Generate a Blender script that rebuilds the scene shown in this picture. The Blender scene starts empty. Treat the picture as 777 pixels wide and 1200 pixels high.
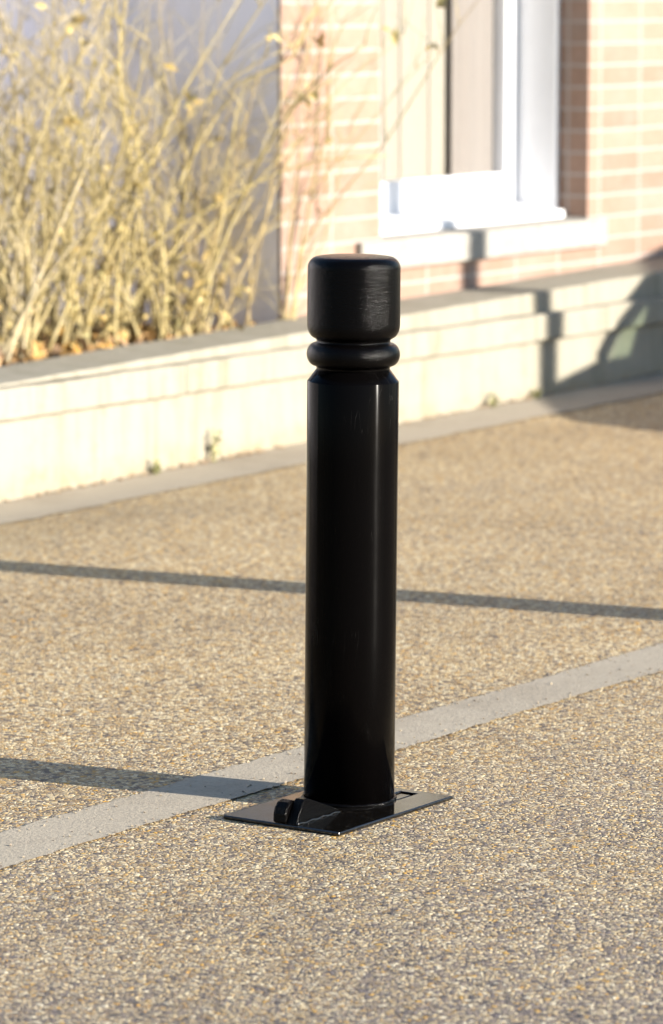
import bpy, math, random
from mathutils import Vector, Matrix, noise

random.seed(7)
C = bpy.context.scene.collection
scene = bpy.context.scene
R = math.radians

# ------------------------------------------------------------------ camera
cam_d = bpy.data.cameras.new('camera')
cam = bpy.data.objects.new('camera', cam_d)
C.objects.link(cam)
scene.camera = cam
CAM = Vector((-5.489, -3.721, 1.442))
cam.location = CAM
YAW, PITCH = R(34.4), R(7.95)
fwd = Vector((math.cos(YAW) * math.cos(PITCH), math.sin(YAW) * math.cos(PITCH), -math.sin(PITCH)))
cam.rotation_euler = fwd.to_track_quat('-Z', 'Y').to_euler()
cam_d.sensor_fit = 'VERTICAL'
cam_d.sensor_height = 36
cam_d.lens = 135
cam_d.clip_start = 0.1
cam_d.clip_end = 1500
cam_d.dof.use_dof = True
cam_d.dof.focus_distance = 6.62
cam_d.dof.aperture_fstop = 5.3

# ------------------------------------------------------------------ light
SUN_EL = R(17.0)
SUN_AZ_X, SUN_AZ_Y = 0.163, -0.9866          # horizontal direction towards the sun
world = bpy.data.worlds.new('World')
scene.world = world
world.use_nodes = True
wn = world.node_tree
bg = wn.nodes['Background']
sky = wn.nodes.new('ShaderNodeTexSky')
sky.sky_type = 'NISHITA'
sky.sun_disc = False
sky.sun_elevation = SUN_EL
sky.sun_rotation = math.atan2(SUN_AZ_X, SUN_AZ_Y)
sky.dust_density = 0.4
sky.ozone_density = 2.5
sky.air_density = 1.0
wn.links.new(sky.outputs['Color'], bg.inputs['Color'])
bg.inputs['Strength'].default_value = 0.09

sun_d = bpy.data.lights.new('sun', 'SUN')
sun_d.energy = 5.0
sun_d.angle = R(0.53)
sun_d.color = (1.0, 0.935, 0.84)
sun = bpy.data.objects.new('sun', sun_d)
C.objects.link(sun)
to_sun = Vector((SUN_AZ_X * math.cos(SUN_EL), SUN_AZ_Y * math.cos(SUN_EL), math.sin(SUN_EL)))
sun.rotation_euler = to_sun.to_track_quat('Z', 'Y').to_euler()
sun.location = (3, -20, 8)

scene.view_settings.view_transform = 'Standard'
scene.view_settings.look = 'None'
scene.view_settings.gamma = 1
scene.view_settings.exposure = 1.68
scene.view_settings.use_curve_mapping = False
scene.cycles.use_denoising = True
scene.cycles.max_bounces = 8
scene.cycles.transparent_max_bounces = 12


# ------------------------------------------------------------------ helpers
class MB:
    def __init__(self):
        self.v, self.f, self.sm = [], [], []

    def add(self, vs, fs, smooth=False):
        n = len(self.v)
        self.v += [tuple(p) for p in vs]
        self.f += [tuple(i + n for i in q) for q in fs]
        self.sm += [smooth] * len(fs)
        return self

    def box(self, x0, x1, y0, y1, z0, z1):
        vs = [(x, y, z) for x in (x0, x1) for y in (y0, y1) for z in (z0, z1)]
        fs = [(0, 1, 3, 2), (4, 6, 7, 5), (0, 4, 5, 1), (2, 3, 7, 6), (0, 2, 6, 4), (1, 5, 7, 3)]
        return self.add(vs, fs)

    def prism(self, pts, a, b, axis='Y'):
        n = len(pts)
        if axis == 'Y':
            vs = [(p[0], a, p[1]) for p in pts] + [(p[0], b, p[1]) for p in pts]
        elif axis == 'X':
            vs = [(a, p[0], p[1]) for p in pts] + [(b, p[0], p[1]) for p in pts]
        else:
            vs = [(p[0], p[1], a) for p in pts] + [(p[0], p[1], b) for p in pts]
        fs = [tuple(range(n)), tuple(range(2 * n - 1, n - 1, -1))]
        fs += [(i, i + n, (i + 1) % n + n, (i + 1) % n) for i in range(n)]
        return self.add(vs, fs)

    def tube(self, pts, radii, n=6, caps=True):
        pts = [Vector(p) for p in pts]
        vs, fs = [], []
        u = None
        for i, p in enumerate(pts):
            t = (pts[min(i + 1, len(pts) - 1)] - pts[max(i - 1, 0)]).normalized()
            if u is None:
                u = t.orthogonal().normalized()
            else:
                u = (u - t * u.dot(t))
                u = u.normalized() if u.length > 1e-6 else t.orthogonal().normalized()
            w = t.cross(u)
            r = radii[i] if hasattr(radii, '__len__') else radii
            for k in range(n):
                a = 2 * math.pi * k / n
                vs.append(p + (u * math.cos(a) + w * math.sin(a)) * r)
        for i in range(len(pts) - 1):
            for k in range(n):
                k2 = (k + 1) % n
                fs.append((i * n + k, i * n + k2, (i + 1) * n + k2, (i + 1) * n + k))
        if caps:
            fs.append(tuple(range(n - 1, -1, -1)))
            fs.append(tuple((len(pts) - 1) * n + k for k in range(n)))
        return self.add(vs, fs, True)

    def lathe(self, prof, n=96, cx=0, cy=0):
        vs, fs = [], []
        for r, z in prof:
            for k in range(n):
                a = 2 * math.pi * k / n
                vs.append((cx + r * math.cos(a), cy + r * math.sin(a), z))
        for i in range(len(prof) - 1):
            for k in range(n):
                k2 = (k + 1) % n
                fs.append((i * n + k, i * n + k2, (i + 1) * n + k2, (i + 1) * n + k))
        if prof[0][0] > 1e-5:
            fs.append(tuple(range(n - 1, -1, -1)))
        if prof[-1][0] > 1e-5:
            fs.append(tuple((len(prof) - 1) * n + k for k in range(n)))
        return self.add(vs, fs, True)

    def build(self, name, mat, parent=None, bevel=0, smooth=None, seg=2, shift=True):
        me = bpy.data.meshes.new(name)
        off = Vector((0, 0, 0))
        if parent is not None and shift:
            p = parent
            while p is not None:
                off += p.location
                p = p.parent
        me.from_pydata([tuple(Vector(v) - off) for v in self.v], [], self.f)
        me.polygons.foreach_set('use_smooth', [(s if smooth is None else smooth) for s in self.sm])
        me.update()
        o = bpy.data.objects.new(name, me)
        C.objects.link(o)
        if isinstance(mat, (list, tuple)):
            for m in mat:
                me.materials.append(m)
        else:
            me.materials.append(mat)
        if parent is not None:
            o.parent = parent
        if bevel:
            b = o.modifiers.new('bevel', 'BEVEL')
            b.width = bevel
            b.segments = seg
            b.limit_method = 'ANGLE'
            b.angle_limit = R(40)
        return o


def tag(o, label=None, cat=None, group=None, kind=None):
    if label:
        o['label'] = label
    if cat:
        o['category'] = cat
    if group:
        o['group'] = group
    if kind:
        o['kind'] = kind
    return o


def thing(name, label, cat, loc=(0, 0, 0), group=None):
    o = bpy.data.objects.new(name, None)
    o.empty_display_size = 0.1
    o.location = loc
    C.objects.link(o)
    return tag(o, label, cat, group)


def copy_tree(o, parent=None):
    c = o.copy()
    C.objects.link(c)
    if parent is not None:
        c.parent = parent
    for ch in list(o.children):
        copy_tree(ch, c)
    return c


# ------------------------------------------------------------------ materials
class NT:
    """small helper around a node tree"""
    def __init__(self, name):
        self.m = bpy.data.materials.new(name)
        self.m.use_nodes = True
        self.t = self.m.node_tree
        self.b = self.t.nodes['Principled BSDF']
        self.out = self.t.nodes['Material Output']

    def n(self, typ, **kw):
        nd = self.t.nodes.new('ShaderNode' + typ)
        for k, v in kw.items():
            setattr(nd, k, v)
        return nd

    def l(self, a, b):
        self.t.links.new(a, b)

    def pos(self):
        return self.n('NewGeometry').outputs['Position']

    def objc(self):
        return self.n('TexCoord').outputs['Object']

    def noise(self, vec, scale, detail=4, rough=0.6, out='Fac'):
        nd = self.n('TexNoise')
        nd.inputs['Scale'].default_value = scale
        nd.inputs['Detail'].default_value = detail
        nd.inputs['Roughness'].default_value = rough
        self.l(vec, nd.inputs['Vector'])
        return nd.outputs[out]

    def ramp(self, fac, stops, interp='LINEAR'):
        nd = self.n('ValToRGB')
        cr = nd.color_ramp
        cr.interpolation = interp
        while len(cr.elements) < len(stops):
            cr.elements.new(0.5)
        for e, (p, c) in zip(cr.elements, stops):
            e.position = p
            e.color = (*c, 1) if len(c) == 3 else c
        self.l(fac, nd.inputs['Fac'])
        return nd.outputs['Color']

    def mix(self, fac, a, b, blend='MIX'):
        nd = self.n('Mix', data_type='RGBA', blend_type=blend)
        for s, v in ((nd.inputs['Factor'], fac), (nd.inputs[6], a), (nd.inputs[7], b)):
            if isinstance(v, (int, float)):
                s.default_value = v
            elif isinstance(v, tuple):
                s.default_value = (*v, 1)
            else:
                self.l(v, s)
        return nd.outputs[2]

    def math(self, op, a, b=0.0, clamp=False):
        nd = self.n('Math', operation=op, use_clamp=clamp)
        for s, v in ((nd.inputs[0], a), (nd.inputs[1], b)):
            if isinstance(v, (int, float)):
                s.default_value = v
            else:
                self.l(v, s)
        return nd.outputs[0]

    def maprange(self, v, a, b, c=0.0, d=1.0):
        nd = self.n('MapRange')
        self.l(v, nd.inputs['Value'])
        for k, x in zip(('From Min', 'From Max', 'To Min', 'To Max'), (a, b, c, d)):
            nd.inputs[k].default_value = x
        return nd.outputs[0]

    def scale(self, vec, s):
        nd = self.n('Mapping')
        nd.inputs['Scale'].default_value = s
        self.l(vec, nd.inputs['Vector'])
        return nd.outputs[0]

    def bump(self, h, strength=0.5, dist=0.01, normal=None):
        nd = self.n('Bump')
        nd.inputs['Strength'].default_value = strength
        nd.inputs['Distance'].default_value = dist
        self.l(h, nd.inputs['Height'])
        if normal is not None:
            self.l(normal, nd.inputs['Normal'])
        return nd.outputs[0]

    def set(self, col=None, rough=None, normal=None, spec=None, metal=None):
        for key, v in (('Base Color', col), ('Roughness', rough), ('Normal', normal),
                       ('Specular IOR Level', spec), ('Metallic', metal)):
            if v is None:
                continue
            if isinstance(v, (int, float)):
                self.b.inputs[key].default_value = v
            elif isinstance(v, tuple):
                self.b.inputs[key].default_value = (*v, 1)
            else:
                self.l(v, self.b.inputs[key])
        return self.m


def mat_gravel():
    k = NT('exposed_aggregate')
    p = k.pos()
    # wobble the lattice so the stones are not all the same shape
    wob = k.noise(p, 55, 2, 0.5, 'Color')
    va = k.n('VectorMath', operation='SUBTRACT')
    k.l(wob, va.inputs[0])
    va.inputs[1].default_value = (0.5, 0.5, 0.5)
    vs = k.n('VectorMath', operation='SCALE')
    k.l(va.outputs[0], vs.inputs[0])
    vs.inputs['Scale'].default_value = 0.009
    vadd = k.n('VectorMath', operation='ADD')
    k.l(p, vadd.inputs[0])
    k.l(vs.outputs[0], vadd.inputs[1])
    q = vadd.outputs[0]

    def vor(scale, feature='F1', rnd=1.0):
        nd = k.n('TexVoronoi', feature=feature)
        nd.inputs['Scale'].default_value = scale
        nd.inputs['Randomness'].default_value = rnd
        k.l(q, nd.inputs['Vector'])
        return nd
    v1 = vor(108)
    v2 = vor(215)
    e1 = vor(108, 'DISTANCE_TO_EDGE')
    sep = k.n('SeparateColor')
    k.l(v1.outputs['Color'], sep.inputs[0])
    sep2 = k.n('SeparateColor')
    k.l(v2.outputs['Color'], sep2.inputs[0])
    big = k.noise(p, 1.3, 4, 0.6)
    stone_warm = k.ramp(sep.outputs[0], [
        (0.0, (0.13, 0.105, 0.09)), (0.10, (0.34, 0.24, 0.13)), (0.26, (0.52, 0.38, 0.19)),
        (0.40, (0.62, 0.49, 0.30)), (0.58, (0.44, 0.28, 0.10)), (0.66, (0.70, 0.60, 0.42)),
        (0.80, (0.38, 0.31, 0.22)), (0.91, (0.72, 0.63, 0.46)), (0.97, (0.60, 0.34, 0.06))], 'CONSTANT')
    stone_grey = k.ramp(sep.outputs[1], [
        (0.0, (0.075, 0.068, 0.075)), (0.16, (0.23, 0.195, 0.175)), (0.34, (0.37, 0.30, 0.20)),
        (0.50, (0.15, 0.13, 0.14)), (0.60, (0.50, 0.43, 0.32)), (0.76, (0.28, 0.23, 0.195)),
        (0.88, (0.64, 0.58, 0.47)), (0.96, (0.50, 0.31, 0.08))], 'CONSTANT')
    sp = k.n('SeparateXYZ')
    k.l(p, sp.inputs[0])
    # nearer the kerbside the mix is greyer
    depth = k.math('ADD', k.math('MULTIPLY', sp.outputs[0], 0.55), sp.outputs[1])
    g = k.math('ADD', k.maprange(depth, -2.0, 0.9, 1.0, 0.0), k.math('MULTIPLY', k.math('SUBTRACT', big, 0.5), 1.6), True)
    g = k.math('GREATER_THAN', g, sep2.outputs[2])
    col = k.mix(g, stone_warm, stone_grey)
    fine = k.ramp(sep2.outputs[0], [(0, (0.62, 0.60, 0.60)), (0.5, (1, 1, 1)), (1, (1.25, 1.2, 1.12))])
    col = k.mix(0.55, col, fine, 'MULTIPLY')
    # binder between the stones
    gap = k.maprange(e1.outputs['Distance'], 0.0, 0.10, 1.0, 0.0)
    col = k.mix(gap, col, (0.12, 0.10, 0.09))
    stain = k.ramp(k.noise(p, 0.9, 6, 0.62), [(0.30, (0.80, 0.78, 0.76)), (0.55, (1, 1, 1)), (0.75, (1.06, 1.04, 1.0))])
    col = k.mix(1.0, col, stain, 'MULTIPLY')
    col = k.mix(1.0, col, (0.88, 0.845, 0.745), 'MULTIPLY')
    h1 = k.maprange(e1.outputs['Distance'], 0.0, 0.42, 0.0, 1.0)
    h = k.math('ADD', k.math('POWER', h1, 0.6), k.math('MULTIPLY', sep.outputs[2], 0.7))
    h = k.math('ADD', h, k.math('MULTIPLY', k.noise(p, 420, 2, 0.5), 0.35))
    nrm = k.bump(h, 0.5, 0.004)
    return k.set(col, 0.62, nrm, 0.35)


def mat_screed(name, base, base2, grain=260, bump=0.25):
    k = NT(name)
    p = k.pos()
    col = k.mix(k.noise(p, 7, 6, 0.65), base, base2)
    gr = k.noise(p, grain, 3, 0.7)
    col = k.mix(0.6, col, k.ramp(gr, [(0.3, (0.66, 0.65, 0.65)), (0.5, (1, 1, 1)), (0.7, (1.22, 1.2, 1.16))]), 'MULTIPLY')
    st = k.ramp(k.noise(p, 2.2, 7, 0.7), [(0.32, (0.78, 0.76, 0.74)), (0.52, (1, 1, 1))])
    col = k.mix(1, col, st, 'MULTIPLY')
    return k.set(col, 0.8, k.bump(gr, bump, 0.004), 0.3)


def mat_wall_concrete():
    k = NT('cream_painted_concrete')
    p = k.pos()
    col = k.mix(k.noise(p, 3.2, 6, 0.65), (0.272, 0.251, 0.203), (0.215, 0.194, 0.148))
    drips = k.noise(k.scale(p, (9, 3, 0.7)), 2.0, 6, 0.7)
    col = k.mix(k.maprange(drips, 0.48, 0.74, 0, 0.85), col, (0.15, 0.135, 0.09))
    spots = k.noise(p, 14, 7, 0.75)
    col = k.mix(k.maprange(spots, 0.54, 0.70, 0, 0.6), col, (0.17, 0.15, 0.105))
    sp = k.n('SeparateXYZ')
    k.l(p, sp.inputs[0])
    foot = k.math('MULTIPLY', k.maprange(sp.outputs[2], 0.0, 0.07, 1, 0), k.maprange(spots, 0.38, 0.62, 0, 0.8))
    col = k.mix(foot, col, (0.22, 0.17, 0.10))
    h = k.math('ADD', k.noise(p, 30, 6, 0.7), k.math('MULTIPLY', k.noise(p, 220, 3, 0.6), 0.25))
    return k.set(col, 0.85, k.bump(h, 0.35, 0.012), 0.25)


def mat_brick():
    k = NT('orange_stack_bond_brick')
    p = k.pos()
    sp = k.n('SeparateXYZ')
    k.l(p, sp.inputs[0])
    u = k.math('ADD', k.math('SUBTRACT', sp.outputs[0], 4.597), k.math('SUBTRACT', sp.outputs[1], 3.38))
    v = k.math('SUBTRACT', sp.outputs[2], 0.6535 - 0.0785 * 30)
    cb = k.n('CombineXYZ')
    k.l(u, cb.inputs[0])
    k.l(v, cb.inputs[1])
    wob = k.noise(p, 26, 3, 0.6, 'Color')
    vm = k.n('VectorMath', operation='MULTIPLY_ADD')
    k.l(wob, vm.inputs[0])
    vm.inputs[1].default_value = (0.005, 0.005, 0)
    k.l(cb.outputs[0], vm.inputs[2])
    br = k.n('TexBrick', offset=0.0, squash=1.0)
    br.inputs['Scale'].default_value = 1
    br.inputs['Brick Width'].default_value = 0.2875
    br.inputs['Row Height'].default_value = 0.0785
    br.inputs['Mortar Size'].default_value = 0.006
    br.inputs['Mortar Smooth'].default_value = 0.25
    br.inputs['Bias'].default_value = 0.0
    br.inputs['Color1'].default_value = (0.275, 0.178, 0.132, 1)
    br.inputs['Color2'].default_value = (0.215, 0.138, 0.100, 1)
    br.inputs['Mortar'].default_value = (0.30, 0.26, 0.23, 1)
    k.l(vm.outputs[0], br.inputs['Vector'])
    col = k.mix(0.5, br.outputs['Color'], k.ramp(k.noise(p, 38, 5, 0.7), [(0.3, (0.78, 0.76, 0.74)), (0.55, (1, 1, 1)), (0.75, (1.15, 1.15, 1.12))]), 'MULTIPLY')
    bloom = k.noise(p, 2.6, 6, 0.7)
    col = k.mix(k.maprange(bloom, 0.46, 0.72, 0, 0.45), col, (0.28, 0.235, 0.21))
    h = k.math('ADD', k.math('MULTIPLY', br.outputs['Fac'], -1.0), k.math('MULTIPLY', k.noise(p, 130, 4, 0.7), 0.3))
    return k.set(col, 0.85, k.bump(h, 0.5, 0.006), 0.25)


def mat_render():
    k = NT('pale_lilac_grey_render')
    p = k.pos()
    col = k.mix(k.noise(p, 2.0, 6, 0.65), (0.78, 0.755, 0.795), (0.68, 0.655, 0.70))
    st = k.noise(k.scale(p, (4, 4, 1.0)), 2.4, 6, 0.7)
    col = k.mix(k.maprange(st, 0.5, 0.75, 0, 0.5), col, (0.58, 0.55, 0.60))
    return k.set(col, 0.9, k.bump(k.noise(p, 160, 4, 0.7), 0.3, 0.004), 0.2)


def mat_plain(name, col, rough=0.5, spec=0.5, var=0.12, sc=30, bump=0.0):
    k = NT(name)
    p = k.objc()
    nz = k.noise(p, sc, 5, 0.6)
    c = k.mix(1.0, col, k.ramp(nz, [(0.25, (1 - var,) * 3), (0.75, (1 + var * 0.5,) * 3)]), 'MULTIPLY')
    nm = k.bump(nz, bump, 0.003) if bump else None
    return k.set(c, rough, nm, spec)


def mat_black(name, peel=False):
    k = NT(name)
    p = k.objc()
    # fine scratches: thin bands of a stretched noise, kept to a few patches
    dw = k.noise(p, 9, 3, 0.6)
    scr = k.noise(k.scale(p, (70, 70, 6)), 1.0, 2, 0.5)
    scr = k.math('SUBTRACT', 1.0, k.maprange(k.math('ABSOLUTE', k.math('SUBTRACT', scr, 0.5)), 0.0, 0.006, 0, 1), True)
    patch = k.maprange(k.noise(p, 7.0, 3, 0.6), 0.57, 0.66, 0, 1)
    scr = k.math('MULTIPLY', scr, patch)
    chips = k.noise(p, 75, 2, 0.5)
    chips = k.maprange(chips, 0.80, 0.83, 0, 0.7)
    mark = k.math('MAXIMUM', k.math('MULTIPLY', scr, 0.0 if peel else 0.12), chips)
    col = k.mix(mark, (0.0012, 0.001, 0.001), (0.14, 0.13, 0.12))
    if peel:
        h = k.noise(p, 350, 3, 0.6)
        nm = k.bump(h, 0.48, 0.003)
        rough = k.ramp(k.noise(p, 130, 3, 0.6), [(0.3, (0.085,) * 3), (0.7, (0.14,) * 3)])
        spec = 0.06
    else:
        h = k.noise(k.scale(p, (1, 1, 0.16)), 46, 3, 0.5)
        nm = k.bump(h, 0.05, 0.004)
        rough = k.ramp(dw, [(0.3, (0.14,) * 3), (0.7, (0.20,) * 3)])
        spec = 0.03
        # the drawn tube has fine grooves round it: the sun stretches to a thin upright streak
        tg = k.n('Tangent', direction_type='RADIAL', axis='Z')
        k.l(tg.outputs[0], k.b.inputs['Tangent'])
        k.b.inputs['Anisotropic'].default_value = 0.9
        k.b.inputs['Anisotropic Rotation'].default_value = 0.25
    return k.set(col, rough, nm, spec)


def mat_plate():
    k = NT('black_gloss_plate_paint')
    p = k.objc()
    nm = k.bump(k.noise(p, 40, 3, 0.5), 0.03, 0.003)
    dust = k.maprange(k.noise(p, 90, 5, 0.7), 0.56, 0.8, 0, 0.6)
    col = k.mix(dust, (0.004, 0.0035, 0.003), (0.06, 0.052, 0.042))
    return k.set(col, k.ramp(k.noise(p, 18, 4, 0.6), [(0.3, (0.07,) * 3), (0.7, (0.14,) * 3)]), nm, 0.5)


def mat_stem(name, c0, c1, c2):
    k = NT(name)
    p = k.pos()
    col = k.ramp(k.noise(p, 6.5, 4, 0.7), [(0.3, c0), (0.5, c1), (0.7, c2)])
    col = k.mix(0.6, col, k.ramp(k.noise(p, 60, 4, 0.7), [(0.3, (0.62, 0.6, 0.55)), (0.6, (1.1, 1.1, 1.05))]), 'MULTIPLY')
    return k.set(col, 0.75, None, 0.25)


def mat_leaf(name, c0, c1):
    k = NT(name)
    gi = k.n('NewGeometry')
    col = k.mix(gi.outputs['Random Per Island'], c0, c1)
    k.set(col, 0.6, None, 0.3)
    return k.m


def mat_glass(name, tint=(0.97, 0.97, 0.965), refl=0.06):
    k = NT(name)
    tr = k.n('BsdfTransparent')
    tr.inputs['Color'].default_value = (*tint, 1)
    gl = k.n('BsdfGlossy')
    gl.inputs['Roughness'].default_value = 0.01
    fr = k.n('Fresnel')
    fr.inputs['IOR'].default_value = 1.5
    mx = k.n('MixShader')
    geo = k.n('NewGeometry')          # only the outer face of a pane mirrors
    k.l(k.math('MULTIPLY', fr.outputs[0], k.math('SUBTRACT', 1.0, geo.outputs['Backfacing'])), mx.inputs[0])
    k.l(tr.outputs[0], mx.inputs[1])
    k.l(gl.outputs[0], mx.inputs[2])
    k.l(mx.outputs[0], k.out.inputs['Surface'])
    return k.m


M_gravel = mat_gravel()
M_band = mat_screed('grey_screed_band', (0.35, 0.302, 0.228), (0.295, 0.252, 0.19), 150, 0.5)
M_gutter = mat_screed('beige_concrete_gutter', (0.34, 0.292, 0.222), (0.285, 0.245, 0.185), 180, 0.2)
M_conc = mat_wall_concrete()
M_brick = mat_brick()
M_render = mat_render()
M_sill = mat_plain('cream_stone_sill', (0.265, 0.25, 0.22), 0.8, 0.25, 0.22, 16, 0.2)
M_white = mat_plain('white_window_paint', (0.66, 0.66, 0.67), 0.4, 0.4, 0.05, 8)
M_glass = mat_glass('window_glass')
M_slat = mat_plain('cream_blind_fabric', (0.265, 0.243, 0.205), 0.9, 0.1, 0.06, 40)
M_curt = mat_plain('added_curtain_cloth', (0.20, 0.18, 0.166), 0.9, 0.1, 0.06, 30)
M_room = mat_plain('taupe_room_paint', (0.62, 0.55, 0.51), 0.9, 0.2, 0.05, 3)
M_soil = mat_screed('dark_bed_soil', (0.075, 0.055, 0.05), (0.11, 0.08, 0.06), 90, 0.8)
M_cap = mat_black('black_cast_paint', True)
M_tube = mat_black('black_gloss_tube_paint')
M_plate = mat_plate()
M_slot = mat_plain('black_slot_inside', (0.004, 0.004, 0.004), 0.8, 0.1)
M_stem = mat_stem('straw_stems', (0.20, 0.155, 0.085), (0.35, 0.285, 0.165), (0.42, 0.365, 0.26))
M_stem2 = mat_stem('yellow_stems', (0.21, 0.16, 0.07), (0.35, 0.28, 0.13), (0.38, 0.32, 0.19))
M_twig = mat_stem('brown_twigs', (0.20, 0.15, 0.09), (0.34, 0.26, 0.13), (0.42, 0.33, 0.18))
M_dleaf = mat_leaf('yellowed_leaves', (0.34, 0.23, 0.07), (0.32, 0.28, 0.13))
M_litter = mat_leaf('dead_leaf_litter', (0.42, 0.24, 0.06), (0.20, 0.13, 0.08))
M_weed = mat_leaf('weed_leaves', (0.24, 0.25, 0.11), (0.36, 0.33, 0.16))
M_carp = mat_plain('silver_car_paint', (0.30, 0.31, 0.33), 0.25, 0.6, 0.02)
M_rubber = mat_plain('black_rubber', (0.02, 0.02, 0.02), 0.8, 0.2)
M_rim = mat_plain('alloy_rim', (0.5, 0.5, 0.52), 0.3, 0.6)
M_carglass = mat_glass('tinted_car_glass', (0.82, 0.87, 0.82))
M_lamp = mat_plain('grey_lamp_metal', (0.16, 0.17, 0.18), 0.45, 0.4)
M_frost = mat_plain('frosted_lamp_cover', (0.75, 0.75, 0.72), 0.4, 0.4)
M_pebble = mat_leaf('crumbled_debris', (0.22, 0.15, 0.09), (0.34, 0.26, 0.17))


# ------------------------------------------------------------------ ground
def sstep(a, b, x):
    t = min(1, max(0, (x - a) / (b - a)))
    return t * t * (3 - 2 * t)


def gz(x, y):
    return max(-0.045, min(0.04, 0.0135 * (x - 4.9))) * sstep(2.35, 3.0, y)


def sheet(name, xs, ys, mat, dz=0.0, wob=0.0):
    mb = MB()
    vs = []
    for j, y in enumerate(ys):
        for x in xs:
            yy = y
            if wob and j in (0, len(ys) - 1):
                yy += wob * (noise.noise(Vector((x * 4.1, y * 7, 1.3))) + 0.5 * noise.noise(Vector((x * 21, y * 7, 5))) + 1.0 * noise.noise(Vector((x * 85, y * 7, 9))))
            vs.append((x, yy, gz(x, yy) + dz))
    n = len(xs)
    fs = [(j * n + i, j * n + i + 1, (j + 1) * n + i + 1, (j + 1) * n + i) for j in range(len(ys) - 1) for i in range(n - 1)]
    mb.add(vs, fs, True)
    return tag(mb.build(name, mat), kind='structure')


def frange(a, b, s):
    n = int(round((b - a) / s))
    return [a + (b - a) * i / n for i in range(n + 1)]


far = [-400, -120, -40, -15]
sheet('ground', far + frange(-8, 14, 0.25) + [20, 45, 130, 400], far + frange(-6, 6, 0.2) + [15, 45, 130, 400], M_gravel)
sheet('paving_band', frange(-8, -3, 0.05)[:-1] + frange(-3, 5, 0.006) + frange(5, 14, 0.05)[1:], [0.178, 0.23, 0.29, 0.343], M_band, 0.003, 0.006)
sheet('gutter_strip', frange(-8, 14, 0.05), [2.80, 2.9, 3.0, 3.12], M_gutter, 0.004, 0.012)

# ------------------------------------------------------------------ planter wall
YF = 3.09


def strip(x0, x1, step, prof, nz=0.004, seed=0.0):
    """extrude a (y, z) outline (function of x) along x, with slightly uneven faces"""
    mb = MB()
    xs = frange(x0, x1, step)
    n = len(prof(x0))
    vs = []
    for x in xs:
        for (y, z) in prof(x):
            q = Vector((x * 3.1, y * 9 + seed, z * 9))
            q2 = Vector((x * 17, y * 23 + seed, z * 23))
            vs.append((x, y + nz * (noise.noise(q) + 0.5 * noise.noise(q2)), z + nz * (noise.noise(q + Vector((7, 3, 1))) + 0.6 * noise.noise(q2 + Vector((3, 9, 4))))))
    fs = []
    for i in range(len(xs) - 1):
        for kk in range(n):
            k2 = (kk + 1) % n
            fs.append((i * n + kk, (i + 1) * n + kk, (i + 1) * n + k2, i * n + k2))
    fs.append(tuple(range(n)))
    fs.append(tuple((len(xs) - 1) * n + kk for kk in range(n - 1, -1, -1)))
    mb.add(vs, fs, False)
    return mb


def rect_prof(y0, y1, z0, z1, c=0.008):
    return [(y0, z0 + c), (y0, z1 - c), (y0 + c * 0.3, z1 - c * 0.3), (y0 + c, z1), (y1, z1), (y1, z0), (y0 + c, z0)]


PX0, PX1 = 0.3, 10.5
planter = thing('planter_wall', 'low cream stepped concrete planter wall running below the brick house', 'wall', (5, 3.2, 0))
strip(PX0, PX1, 0.05, lambda x: rect_prof(YF, 3.26, -0.12, 0.2035), 0.003, 1.0).build('lower_wall', M_conc, planter)
# the middle band is cast in lengths with open joints
joints = [PX0, 1.55, 2.62, 3.66, 4.72, 5.66, 6.70, 7.75, 8.9, PX1]
for i in range(len(joints) - 1):
    strip(joints[i] + 0.002, joints[i + 1] - 0.002, 0.04, lambda x: rect_prof(YF - 0.022, 3.26, 0.205, 0.2965, 0.007), 0.003, 11.0 + i).build('band_block', M_conc, planter)


def top_prof(x):
    zt = 0.305 + 0.0211 * (max(2.2, min(x, 7.0)) - 2.8)
    zb = zt - (0.004 if x > 4.65 else 0.0)
    yb = 3.352 + 0.025 * sstep(4.52, 4.60, x)
    c = min(0.007, (zt - 0.297) * 0.4)
    y0 = YF + 0.006 + 0.016 * sstep(2.5, 4.0, x)
    return [(y0, 0.2985), (y0, zt - c), (y0 + c * 0.4, zt - c * 0.3), (y0 + c, zt), (yb, zt + 0.006), (yb, 0.2985)]


strip(PX0, PX1, 0.05, top_prof, 0.0028, 31.0).build('top_slab', M_conc, planter)

# ------------------------------------------------------------------ house
house = thing('brick_house', 'orange brick house with white window and pale rendered side wall', 'house', (7, 4, 0))
YW, XL, XR, X0 = 3.38, 5.175, 6.522, 4.597
ZS, ZH = 0.575, 2.05
w = MB()
w.box(X0, XL, YW, YW + 0.012, -0.1, 3.4)
w.box(X0 + 0.26, XL, YW + 0.012, YW + 0.3, -0.1, 3.4)                  # pier left of the window
w.box(XR, 11.0, YW, YW + 0.3, -0.1, 3.4)                # right of the window
w.box(XL, XR, YW, YW + 0.3, -0.1, ZS - 0.02)            # below
w.box(XL, XR, YW, YW + 0.3, ZH, 3.4)                    # lintel zone
w.build('wall', M_brick, house)
sw = MB()
sw.box(X0 + 0.002, X0 + 0.257, YW + 0.014, 9.0, -0.1, 3.4)
sw.build('side_wall', M_render, house)
rf = MB()
rf.prism([(YW - 0.35, 3.402), (YW + 3.0, 4.9), (9.3, 3.402)], X0 - 0.3, 11.3, 'X')
rf.build('roof', mat_plain('terracotta_roof', (0.30, 0.13, 0.08), 0.8, 0.2, 0.3, 20), house)

sill = MB()
sill.prism([(3.352, 0.470), (3.352, 0.563), (3.357, 0.569), (3.52, 0.578), (3.52, 0.470)], 5.022, 6.624, 'X')
sill.build('window_sill', M_sill, house, 0.006)

win = MB()
YP = 3.665
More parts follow.
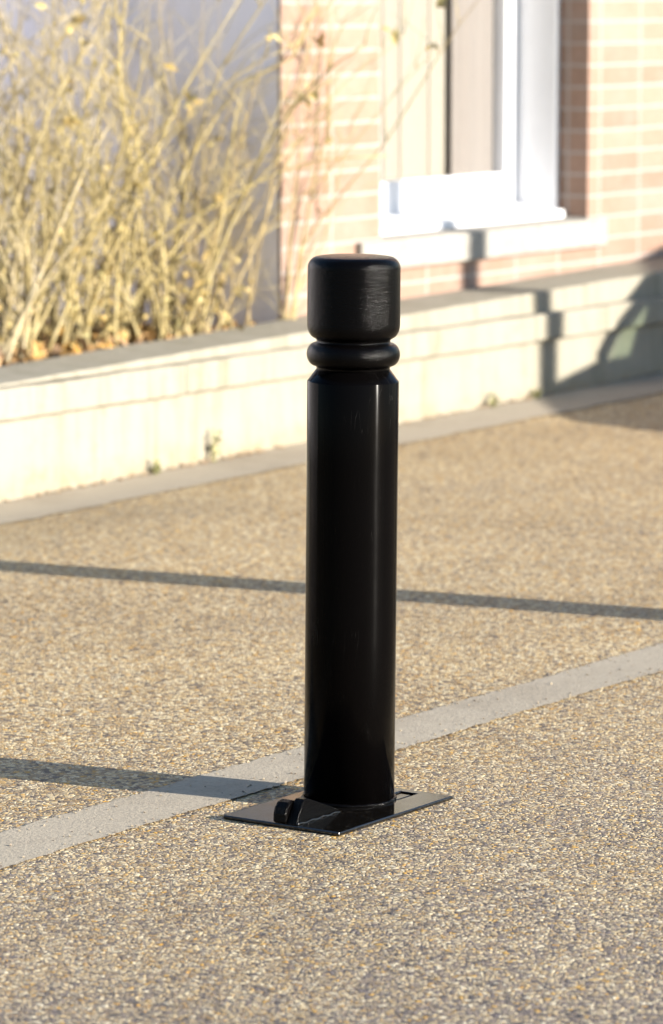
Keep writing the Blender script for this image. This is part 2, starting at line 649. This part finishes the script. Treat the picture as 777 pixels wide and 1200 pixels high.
# deep white lining
win.box(XR - 0.022, XR + 0.001, YW + 0.123, YP + 0.03, ZS - 0.01, ZH)
win.box(XL - 0.001, XL + 0.022, YW + 0.123, YP + 0.03, ZS - 0.01, ZH)
win.box(XL + 0.022, XR - 0.022, YW + 0.123, YP + 0.03, ZH - 0.02, ZH + 0.001)
window = win.build('window', M_white, house, 0.003)
brd = MB()
brd.prism([(3.462, 0.5725), (3.462, 0.598), (3.468, 0.602), (YP - 0.002, 0.622), (YP - 0.002, 0.5725)], XL + 0.003, XR - 0.023, 'X')
brd.build('sill_board', M_white, window, 0.003)
sa = MB()
SX0, SX1 = XL + 0.024, XR - 0.024
ZG = 0.733
sa.box(SX1 - 0.082, SX1, YP, YP + 0.055, 0.615, ZH - 0.022)
sa.box(SX0, SX0 + 0.082, YP, YP + 0.055, 0.615, ZH - 0.022)
sa.box(SX0 + 0.082, SX1 - 0.082, YP, YP + 0.055, 0.615, ZG)
sa.box(SX0 + 0.082, SX1 - 0.082, YP, YP + 0.055, ZH - 0.11, ZH - 0.022)
sa.build('sash', M_white, window, 0.005)
gl = MB()
gl.box(SX0 + 0.08, SX1 - 0.08, YP + 0.025, YP + 0.031, ZG - 0.004, ZH - 0.108)
gl.build('pane', M_glass, window)
rm = MB()
ry0, ry1 = YW + 0.30, 6.2
rm.box(X0 + 0.27, 9.0, ry1, ry1 + 0.1, 0.0, 2.6)
rm.box(9.0, 9.1, ry0, ry1, 0.0, 2.6)
rm.box(X0 + 0.262, X0 + 0.27, ry0, ry1, 0.0, 2.6)
rm.box(X0 + 0.27, 9.0, ry0, ry1, -0.1, -0.02)
rm.box(X0 + 0.27, 9.0, ry0, ry1, 2.5, 2.6)
rm.build('room', M_room, house)

# vertical blind slats hanging behind the pane, drawn to the left
bl = thing('vertical_blind', 'cream vertical blind hanging behind the left half of the window', 'blind', (5.6, 3.74, 0.76))
hb = MB()
hb.box(5.22, 6.62, 3.725, 3.765, 1.96, 2.0)
hb.build('head_rail', M_white, bl)
for xa, xb in ((5.25, 5.39), (5.395, 5.55), (5.555, 5.70), (5.707, 5.825), (5.833, 6.012), (6.02, 6.19), (6.43, 6.60)):
    s = MB()
    vs, fs = [], []
    n = 6
    for i in range(n + 1):
        t = i / n
        y = 3.738 + 0.008 * math.sin(math.pi * t)
        for z in (0.70, 1.955):
            vs += [(xa + (xb - xa) * t, y, z), (xa + (xb - xa) * t, y + 0.003, z)]
    for i in range(n):
        a, b = i * 4, (i + 1) * 4
        fs += [(a, b, b + 2, a + 2), (a + 1, a + 3, b + 3, b + 1), (a, a + 1, b + 1, b), (a + 2, b + 2, b + 3, a + 3)]
    fs += [(0, 2, 3, 1), (n * 4, n * 4 + 1, n * 4 + 3, n * 4 + 2)]
    s.add(vs, fs, False)
    s.build('slat', M_slat, bl)

cu = thing('added_curtain', 'taupe curtain put behind the right half of the window to catch sun in place of the dim room', 'added_curtain', (6.25, 3.72, 0.6))  # added cloth close to the pane catches sun, standing in for the room beyond
cm = MB()
vs, fs = [], []
n = 40
for i in range(n + 1):
    x = 6.135 + 0.30 * i / n
    y = 3.718 + 0.003 * math.sin(i * 0.5)
    vs += [(x, y, 0.55), (x, y, 1.95), (x, y + 0.003, 0.55), (x, y + 0.003, 1.95)]
for i in range(n):
    a, b = i * 4, i * 4 + 4
    fs += [(a, b, b + 1, a + 1), (a + 2, a + 3, b + 3, b + 2), (a + 1, b + 1, b + 3, a + 3), (a, a + 2, b + 2, b)]
cm.add(vs, fs, False)
cm.build('fabric', M_curt, cu)

# soil in the planted recess left of the house
so = MB()
xs, ys = frange(0.3, 4.595, 0.12), frange(3.27, 9.0, 0.15)
vs = [(x, y, 0.268 + 0.02 * noise.noise(Vector((x * 3, y * 3, 0))) + 0.012 * noise.noise(Vector((x * 11, y * 11, 4)))) for y in ys for x in xs]
n = len(xs)
so.add(vs, [(j * n + i, j * n + i + 1, (j + 1) * n + i + 1, (j + 1) * n + i) for j in range(len(ys) - 1) for i in range(n - 1)], True)
tag(so.build('soil', M_soil), kind='structure')

# garden wall closing the bed at the back
gw = MB()
gw.box(-3.0, X0 - 0.02, 6.2, 6.4, 0.0, 2.2)
gw_o = gw.build('garden_wall', M_render)
tag(gw_o, 'pale rendered garden wall standing behind the bare shrubs', 'wall')


# ------------------------------------------------------------------ shrubs
def cane(rnd, base, az, lean, length, curl):
    pts = [Vector(base)]
    d = Vector((math.cos(az) * math.sin(lean), math.sin(az) * math.sin(lean), math.cos(lean)))
    n = max(5, int(length / 0.11))
    for i in range(n):
        d = d + Vector((rnd.uniform(-1, 1), rnd.uniform(-1, 1), rnd.uniform(-1, 1))) * 0.14
        d = d + Vector((math.cos(az), math.sin(az), -0.35)) * curl * (i / n)
        d.normalize()
        pts.append(pts[-1] + d * (length / n))
    return pts


XMAX = 4.56
XFRONT = 4.8


def clampx(pts):
    # canes do not grow into the house
    for p in pts:
        if p.x > XFRONT:
            p.x = XFRONT + 0.14 * (p.x - XFRONT)
        if p.y > YW - 0.03 and p.x > XMAX:
            if p.y < YW + 0.15:
                p.y = YW - 0.03 - 0.1 * (YW + 0.15 - p.y)
            else:
                p.x = XMAX - 0.12 * (p.x - XMAX)
    return pts


def leaf(mb, p, d, up, ln, wd):
    d = d.normalized()
    s = d.cross(up)
    s = s.normalized() if s.length > 1e-4 else d.orthogonal().normalized()
    nrm = s.cross(d)
    b, t = p, p + d * ln
    m1, m2 = p + d * ln * 0.45 + s * wd + nrm * wd * 0.4, p + d * ln * 0.45 - s * wd + nrm * wd * 0.4
    mm = p + d * ln * 0.45
    mb.add([b, m1, t, m2, mm], [(0, 1, 4), (1, 2, 4), (0, 4, 3), (4, 2, 3)], False)


def rvec(rnd):
    return Vector((rnd.uniform(-1, 1), rnd.uniform(-1, 1), rnd.uniform(-1, 1)))


def shrub(label, x, y, seed, ncane, hmin, hmax, lean, rad, stem_mat, leaves=70, bias=None):
    rnd = random.Random(seed)
    root = thing('bare_shrub', label, 'shrub', (x, y, 0.27), 'bare winter shrubs in the planter bed')
    st, tw, lf = MB(), MB(), MB()
    for i in range(ncane):
        az = rnd.uniform(0, 2 * math.pi) if bias is None or rnd.random() < 0.45 else bias + rnd.uniform(-0.7, 0.7)
        ln = rnd.uniform(hmin, hmax)
        le = rnd.uniform(0.03, lean)
        base = (x + rnd.uniform(-.22, .22), y + rnd.uniform(-.16, .16), 0.25)
        pts = clampx(cane(rnd, base, az, le, ln, rnd.uniform(0.0, 0.16)))
        r0 = 0.8 * rad * rnd.uniform(0.55, 1.2)
        st.tube(pts, [r0 * (1 - 0.72 * k / (len(pts) - 1)) for k in range(len(pts))], 6)
        for k in range(1, len(pts)):
            for _ in range(rnd.choice((0, 1, 1, 1, 2))):
                a2 = rnd.uniform(0, 2 * math.pi)
                tl = rnd.uniform(0.12, 0.42)
                tp = clampx(cane(rnd, pts[k], a2, rnd.uniform(0.2, 1.0), tl, 0.1))
                tr = r0 * rnd.uniform(0.18, 0.4)
                tw.tube(tp, [tr * (1 - 0.6 * j / (len(tp) - 1)) for j in range(len(tp))], 5)
                if rnd.random() < 0.09:
                    q = tp[rnd.randrange(1, len(tp))]
                    for _ in range(rnd.choice((1, 2, 3))):
                        leaf(lf, q, rvec(rnd) + Vector((0, -0.3, -0.2)), rvec(rnd), rnd.uniform(0.025, 0.06), rnd.uniform(0.008, 0.018))
    for i in range(leaves):                      # withered leaves caught low down in the canes
        a, r = rnd.uniform(0, 6.28), abs(rnd.gauss(0, 0.24))
        q = Vector((x + r * math.cos(a), y + r * math.sin(a), 0.27 + abs(rnd.gauss(0, 0.16))))
        if q.x > XMAX:
            continue
        leaf(lf, q, rvec(rnd), rvec(rnd), rnd.uniform(0.02, 0.055), rnd.uniform(0.006, 0.014))
    nst = len(st.f)
    st.add(tw.v, tw.f, True)
    so_ = st.build('branches', [stem_mat, M_stem if rnd.random() < 0.5 else M_stem2], root)
    so_.data.polygons.foreach_set('material_index', [0] * nst + [1] * (len(st.f) - nst))
    lf.build('leaves', M_dleaf, root)
    return root


shrub('straw coloured bare shrub at the far left end of the bed', 3.28, 3.62, 11, 17, 0.45, 1.05, 0.55, 0.011, M_stem)
shrub('dense yellowish shrub with crossing canes left of the middle of the bed', 3.66, 3.66, 23, 32, 0.5, 1.45, 0.62, 0.010, M_stem2, 100)
shrub('tangled yellow shrub close behind the planter edge near the bollard head', 4.08, 3.62, 37, 35, 0.5, 1.5, 0.60, 0.010, M_stem2, 100)
shrub('arching shrub whose thin olive twigs reach across the brick pier', 4.38, 3.56, 53, 34, 0.6, 1.6, 0.55, 0.0065, M_twig, 110, -0.25)
shrub('taller pale shrub standing against the shaded side wall', 4.05, 4.05, 71, 25, 0.8, 1.8, 0.42, 0.010, M_stem, 40)
shrub('pale upright shrub deep in the bed at the left', 3.70, 4.25, 83, 16, 0.7, 1.5, 0.42, 0.010, M_stem, 40)

lit = MB()
rnd = random.Random(5)
for i in range(2600):
    x, y = rnd.uniform(2.2, 4.56), 3.36 + abs(rnd.gauss(0, 0.5))
    leaf(lit, Vector((x, y, 0.285 + rnd.uniform(0, 0.03))), Vector((rnd.uniform(-1, 1), rnd.uniform(-1, 1), rnd.uniform(-.3, .5))), rvec(rnd), rnd.uniform(0.03, 0.07), rnd.uniform(0.010, 0.02))
tag(lit.build('leaf_litter', M_litter), 'brown dead leaves lying on the soil of the bed', 'leaves', kind='stuff')


# ------------------------------------------------------------------ weeds at the wall foot
def weed(label, x, h, n, seed):
    rnd = random.Random(seed)
    y = YF - 0.018
    z = gz(x, y)
    root = thing('wall_weed', label, 'weed', (x, y, z), 'weeds at the foot of the planter wall')
    s, l = MB(), MB()
    for i in range(n):
        p = cane(rnd, (x + rnd.uniform(-.004, .004), y - rnd.uniform(0, .004), z - 0.005), rnd.uniform(3.4, 6.0), rnd.uniform(0, .35), h * rnd.uniform(.6, 1), .05)
        s.tube(p, [0.003 * (1 - .5 * k / len(p)) for k in range(len(p))], 4)
        for q in p[1:]:
            for _ in range(2):
                leaf(l, q, rvec(rnd) + Vector((0, -0.5, 0.2)), rvec(rnd), rnd.uniform(.012, .03), rnd.uniform(.004, .008))
    s.build('stem', M_weed, root)
    l.build('leaves', M_weed, root)


weed('tallest green weed growing at the wall foot left of the bollard', 3.80, 0.12, 3, 1)
weed('small low weed clump at the wall foot, left of the tallest weed', 3.50, 0.045, 3, 2)
weed('small weed at the wall foot just right of the bollard', 5.38, 0.045, 3, 3)
weed('tiny weed at the wall foot beside the lamp post shadow', 5.66, 0.045, 3, 4)

deb = MB()
rnd = random.Random(8)
for (cx, w_, n) in ((3.72, .07, 34), (4.0, .10, 40), (3.45, .06, 20), (3.2, .12, 16), (5.5, .2, 36), (6.2, .3, 30), (4.7, .4, 30), (2.9, .3, 24)):
    for i in range(n):
        x = rnd.gauss(cx, w_)
        y = YF - abs(rnd.gauss(0.006, 0.012))
        r = rnd.uniform(.003, .010)
        z = gz(x, y) + 0.004 + r * 0.4
        vs = [(x + a * r * rnd.uniform(.7, 1.3), y + b * r * rnd.uniform(.7, 1.3), z + c * r * rnd.uniform(.5, 1.0)) for a, b, c in ((1, 0, 0), (-1, 0, 0), (0, 1, 0), (0, -1, 0), (0, 0, 1), (0, 0, -1))]
        deb.add(vs, [(0, 2, 4), (2, 1, 4), (1, 3, 4), (3, 0, 4), (2, 0, 5), (1, 2, 5), (3, 1, 5), (0, 3, 5)], False)
tag(deb.build('debris', M_pebble), 'brown crumbs of dirt gathered along the foot of the wall', 'dirt', kind='stuff')

# ------------------------------------------------------------------ bollard
boll = thing('bollard', 'black cast bollard with ringed head and exposed hinged base plate', 'bollard', (0, 0, 0), 'black bollards along the pavement')
RT = 0.0797


def arc(cx, cz, r, a0, a1, n, sz=1.0):
    return [(cx + r * math.cos(R(a0 + (a1 - a0) * i / n)), cz + sz * r * math.sin(R(a0 + (a1 - a0) * i / n))) for i in range(n + 1)]


tube_prof = [(RT, 0.006), (RT, 0.30), (RT, 0.60), (RT, 0.7452), (RT - 0.0006, 0.7468), (RT - 0.002, 0.748), (0.0650, 0.7655)]
post = MB().lathe(tube_prof, 128).build('post', M_tube, boll)
head_prof = [(0.0640, 0.7655), (0.0636, 0.7690)]
head_prof += arc(0.0655, 0.7925, 0.0156, -88, 88, 22, 1.28)
head_prof += [(0.0640, 0.8145), (0.0640, 0.8175)]
head_prof += [(0.0655 + 0.0152 * math.cos(R(t)), 0.8450 - 0.0245 * math.sin(R(t))) for t in (80, 70, 60, 50, 40, 30, 20, 10, 0)]
head_prof += [(0.0807, 0.8700), (0.0806, 0.9000), (0.0805, 0.9400)]
head_prof += arc(0.0605, 0.9420, 0.0200, 4, 86, 12, 1.0)
head_prof += [(0.0585, 0.9624), (0.05, 0.9634), (0.03, 0.9642), (0.00001, 0.9645)]
MB().lathe(head_prof, 128).build('head', M_cap, boll)
for o in (post,):
    for p_ in o.data.polygons:
        p_.use_smooth = True
wb = MB()
rnd = random.Random(2)
nW = 96
ringpts = []
for i in range(nW):
    a = 2 * math.pi * i / nW
    rr = RT + 0.0012 + rnd.uniform(-0.0006, 0.0006)
    ringpts.append((rr * math.cos(a), rr * math.sin(a), 0.0095 + rnd.uniform(-0.0006, 0.0006)))
ringpts.append(ringpts[0])
wb.tube(ringpts, [0.0036 + rnd.uniform(-0.0006, 0.0007) for _ in ringpts], 8, False)
wb.build('weld_bead', M_cap, boll)

plate = MB()
PXA, PXB, PYA, PYB = -0.239, 0.119, -0.142, 0.101
SLX0, SLX1, SLY0, SLY1 = 0.034, 0.098, -0.080, -0.044       # latch slot cut through the plate
z0, z1 = 0.0005, 0.0075
xs_ = [PXA, SLX0, SLX1, PXB]
ys_ = [PYA, SLY0, SLY1, PYB]
for zz, flip in ((z1, False), (z0, True)):
    vs = [(x, y, zz) for y in ys_ for x in xs_]
    fs = []
    for j in range(3):
        for i in range(3):
            if i == 1 and j == 1:
                continue
            q = (j * 4 + i, j * 4 + i + 1, (j + 1) * 4 + i + 1, (j + 1) * 4 + i)
            fs.append(tuple(reversed(q)) if flip else q)
    plate.add(vs, fs)
# weld the two skins together with side faces (outer rim and slot)
out_i = [0, 1, 2, 3, 7, 11, 15, 14, 13, 12, 8, 4]
in_i = [5, 9, 10, 6]
for loop in (out_i, in_i):
    for a, b in zip(loop, loop[1:] + loop[:1]):
        plate.f.append((a, a + 16, b + 16, b))
        plate.sm.append(False)
pl = plate.build('base_plate', M_plate, boll, 0.002)
lt = MB()
lt.prism([(0.040, -0.072), (0.088, -0.072), (0.088, -0.052), (0.040, -0.052)], 0.001, 0.0055, 'Z')
lt.build('latch', M_plate, pl, 0.001, shift=False)

# hinge lug at the left front edge of the plate
lug = MB()
lug.prism([(-0.2385, 0.0078), (-0.2375, 0.024), (-0.233, 0.035), (-0.225, 0.0425), (-0.214, 0.0450), (-0.203, 0.0425), (-0.195, 0.035), (-0.191, 0.024), (-0.190, 0.0078)], -0.030, -0.003, 'Y')
lug.build('hinge_barrel', M_cap, pl, 0.004, seg=3, shift=False)
wd = MB()
wd.prism([(-0.236, 0.0078), (-0.214, 0.0440), (-0.209, 0.0480), (-0.198, 0.0480), (-0.104, 0.0125), (-0.104, 0.0078)], -0.050, -0.031, 'Y')
wd.build('hinge_bracket', M_cap, pl, 0.0016, seg=3, shift=False)
sm_ = MB()
rnd = random.Random(12)
sp_ = [(-0.234 + 0.132 * i / 22, -0.0515, 0.0085 + 0.001 * math.sin(i * 1.1)) for i in range(23)]
sm_.tube(sp_, [0.0022 + rnd.uniform(-0.0005, 0.0007) for _ in sp_], 7)
sm_.build('weld_seam', M_plate, pl, shift=False)

b2 = copy_tree(boll)
b2.location = (2.15, 0, 0)
b2['label'] = 'black cast bollard further along the pavement, beyond the right edge'
# the near bollard leans a touch
for ch in boll.children:
    if ch.name.startswith(('post', 'head', 'weld')):
        ch.rotation_euler = (Vector((math.sin(YAW), -math.cos(YAW), 0)).cross(Vector((0, 0, -1)))).normalized() and Matrix.Rotation(R(0.5), 3, Vector((math.cos(YAW), math.sin(YAW), 0))).to_euler()

# loose grit that has strayed on to the band and round the plate
gr = MB()
rnd = random.Random(21)
for i in range(760):
    if i < 620:
        x, y = rnd.uniform(-2.0, 2.5), rnd.choice((0.178, 0.343)) + rnd.gauss(0, 0.022)
    elif i < 760:
        x, y = rnd.uniform(-2.0, 2.5), rnd.uniform(0.18, 0.34)
    elif rnd.random() < 0.5:
        continue
    else:
        x, y = rnd.choice(((rnd.uniform(-0.25, 0.13), PYA - abs(rnd.gauss(0.012, 0.02))), (PXA - abs(rnd.gauss(0.012, 0.02)), rnd.uniform(PYA, PYB)), (rnd.uniform(-0.24, 0.12), rnd.uniform(PYA, PYB))))
    if math.hypot(x, y) < RT + 0.012:
        continue
    on = PXA < x < PXB and PYA < y < PYB
    if on and (rnd.random() < 0.8 or (-0.26 < x < -0.09 and -0.06 < y < 0.01) or (SLX0 - .01 < x < SLX1 + .01 and SLY0 - .01 < y < SLY1 + .01)):
        continue
    r = rnd.uniform(0.0007, 0.0013) if on else rnd.uniform(0.0012, 0.0034)
    z = (0.0075 if on else 0.003) + r * 0.45
    vs = [(x + a * r * rnd.uniform(.7, 1.4), y + b * r * rnd.uniform(.7, 1.4), z + c * r * rnd.uniform(.5, .9)) for a, b, c in ((1, 0, 0), (-1, 0, 0), (0, 1, 0), (0, -1, 0), (0, 0, 1), (0, 0, -1))]
    gr.add(vs, [(0, 2, 4), (2, 1, 4), (1, 3, 4), (3, 0, 4), (2, 0, 5), (1, 2, 5), (3, 1, 5), (0, 3, 5)], False)
tag(gr.build('loose_grit', mat_leaf('loose_grit_stone', (0.40, 0.33, 0.22), (0.16, 0.13, 0.10))), 'loose grit scattered along the paving band and plate', 'grit', kind='stuff')

# ------------------------------------------------------------------ lamp post (right of the picture)
LX, LY = 6.66, -2.25
lp = thing('lamp_post', 'slim grey lamp post standing on the pavement beyond the parked car', 'lamp post', (LX, LY, 0))
MB().lathe([(0.085, 0), (0.085, 0.5), (0.058, 0.56), (0.056, 2.4), (0.05, 4.2)], 32, LX, LY).build('post', M_lamp, lp)
MB().lathe([(0.05, 4.2), (0.09, 4.23), (0.14, 4.5), (0.14, 4.52)], 32, LX, LY).build('lantern', M_frost, lp)
MB().lathe([(0.24, 4.521), (0.22, 4.57), (0.05, 4.64), (0.0001, 4.65)], 32, LX, LY).build('lamp_cap', M_lamp, lp)

# ------------------------------------------------------------------ parked car (right of the picture, throws the sloping shadow)
CY0, CY1 = -1.22, 0.42
car = thing('parked_car', 'silver hatchback parked on the pavement right of the bollards', 'car', (7.5, -0.4, 0))
prof = [(5.52, 0.28), (5.49, 0.45), (5.50, 0.60), (5.58, 0.70), (5.72, 0.755), (6.0, 0.825), (6.32, 0.905), (6.55, 0.945), (9.10, 0.98), (9.30, 0.80), (9.34, 0.45), (9.28, 0.28)]


def arch(cx, r=0.34):
    return [(cx + r * math.cos(R(t)), 0.28 + r * math.sin(R(t)) * 1.0) for t in range(0, 181, 15)]


full = prof + arch(8.55) + arch(6.25)
bd = MB()
bd.prism(full, CY0, CY1, 'Y')
bd.build('body', M_carp, car, 0.05, seg=3)
cab = [(6.56, 0.945), (6.64, 1.03), (6.80, 1.125), (6.92, 1.225), (7.15, 1.275), (7.55, 1.365), (8.3, 1.42), (8.85, 1.36), (9.12, 0.98)]
rfc = MB()
rp = [(6.92, 1.225), (7.15, 1.275), (7.55, 1.365), (8.3, 1.42), (8.85, 1.36), (8.80, 1.31), (8.3, 1.365), (7.55, 1.305), (7.2, 1.225), (6.98, 1.17)]
rfc.prism(rp, CY0 + 0.1, CY1 - 0.02, 'Y')
rfc.build('roof', M_carp, car, 0.015)
for yy in (CY0 + 0.06, CY1 - 0.06):
    s = MB()
    s.tube([(6.58, yy, 0.95), (6.68, yy, 1.05), (6.96, yy, 1.21)], 0.035, 8)
    s.build('windscreen_pillar', M_carp, car)
    s = MB()
    s.prism([(7.72, 0.95), (7.82, 0.95), (7.86, 1.34), (7.78, 1.34)], yy - 0.025, yy + 0.025)
    s.build('door_pillar', M_carp, car)
    s = MB()
    s.prism([(8.72, 0.97), (9.11, 0.98), (8.86, 1.34), (8.72, 1.34)], yy - 0.025, yy + 0.025)
    s.build('rear_pillar', M_carp, car)
    s = MB()
    s.prism([(6.66, 0.955), (7.715, 0.955), (7.775, 1.32), (7.2, 1.235), (6.98, 1.18), (6.72, 1.03)], yy - 0.004, yy + 0.004)
    s.prism([(7.825, 0.955), (8.715, 0.965), (8.715, 1.33), (8.3, 1.36), (7.865, 1.33)], yy - 0.004, yy + 0.004)
    s.build('side_window', M_carglass, car)
ws = MB()
ws.prism([(6.575, 0.955), (6.585, 0.955), (6.975, 1.2), (6.965, 1.205)], CY0 + 0.1, CY1 - 0.1)
ws.build('windscreen', M_carglass, car)
for cx in (6.25, 8.55):
    for yy, s_ in ((CY0 + 0.1, -1), (CY1 - 0.1, 1)):
        t = MB()
        t.prism([(cx + 0.30 * math.cos(R(a)), 0.30 + 0.30 * math.sin(R(a))) for a in range(0, 360, 12)], yy - 0.09, yy + 0.09)
        wh = t.build('wheel', M_rubber, car, 0.02)
        t = MB()
        t.prism([(cx + 0.19 * math.cos(R(a)), 0.30 + 0.19 * math.sin(R(a))) for a in range(0, 360, 12)], yy + s_ * 0.08, yy + s_ * 0.096)
        t.build('rim', M_rim, wh, 0.004)
for yy in (CY0 + 0.25, CY1 - 0.25):
    t = MB()
    t.box(5.495, 5.60, yy - 0.14, yy + 0.14, 0.56, 0.66)
    t.build('headlight', M_frost, car, 0.02)
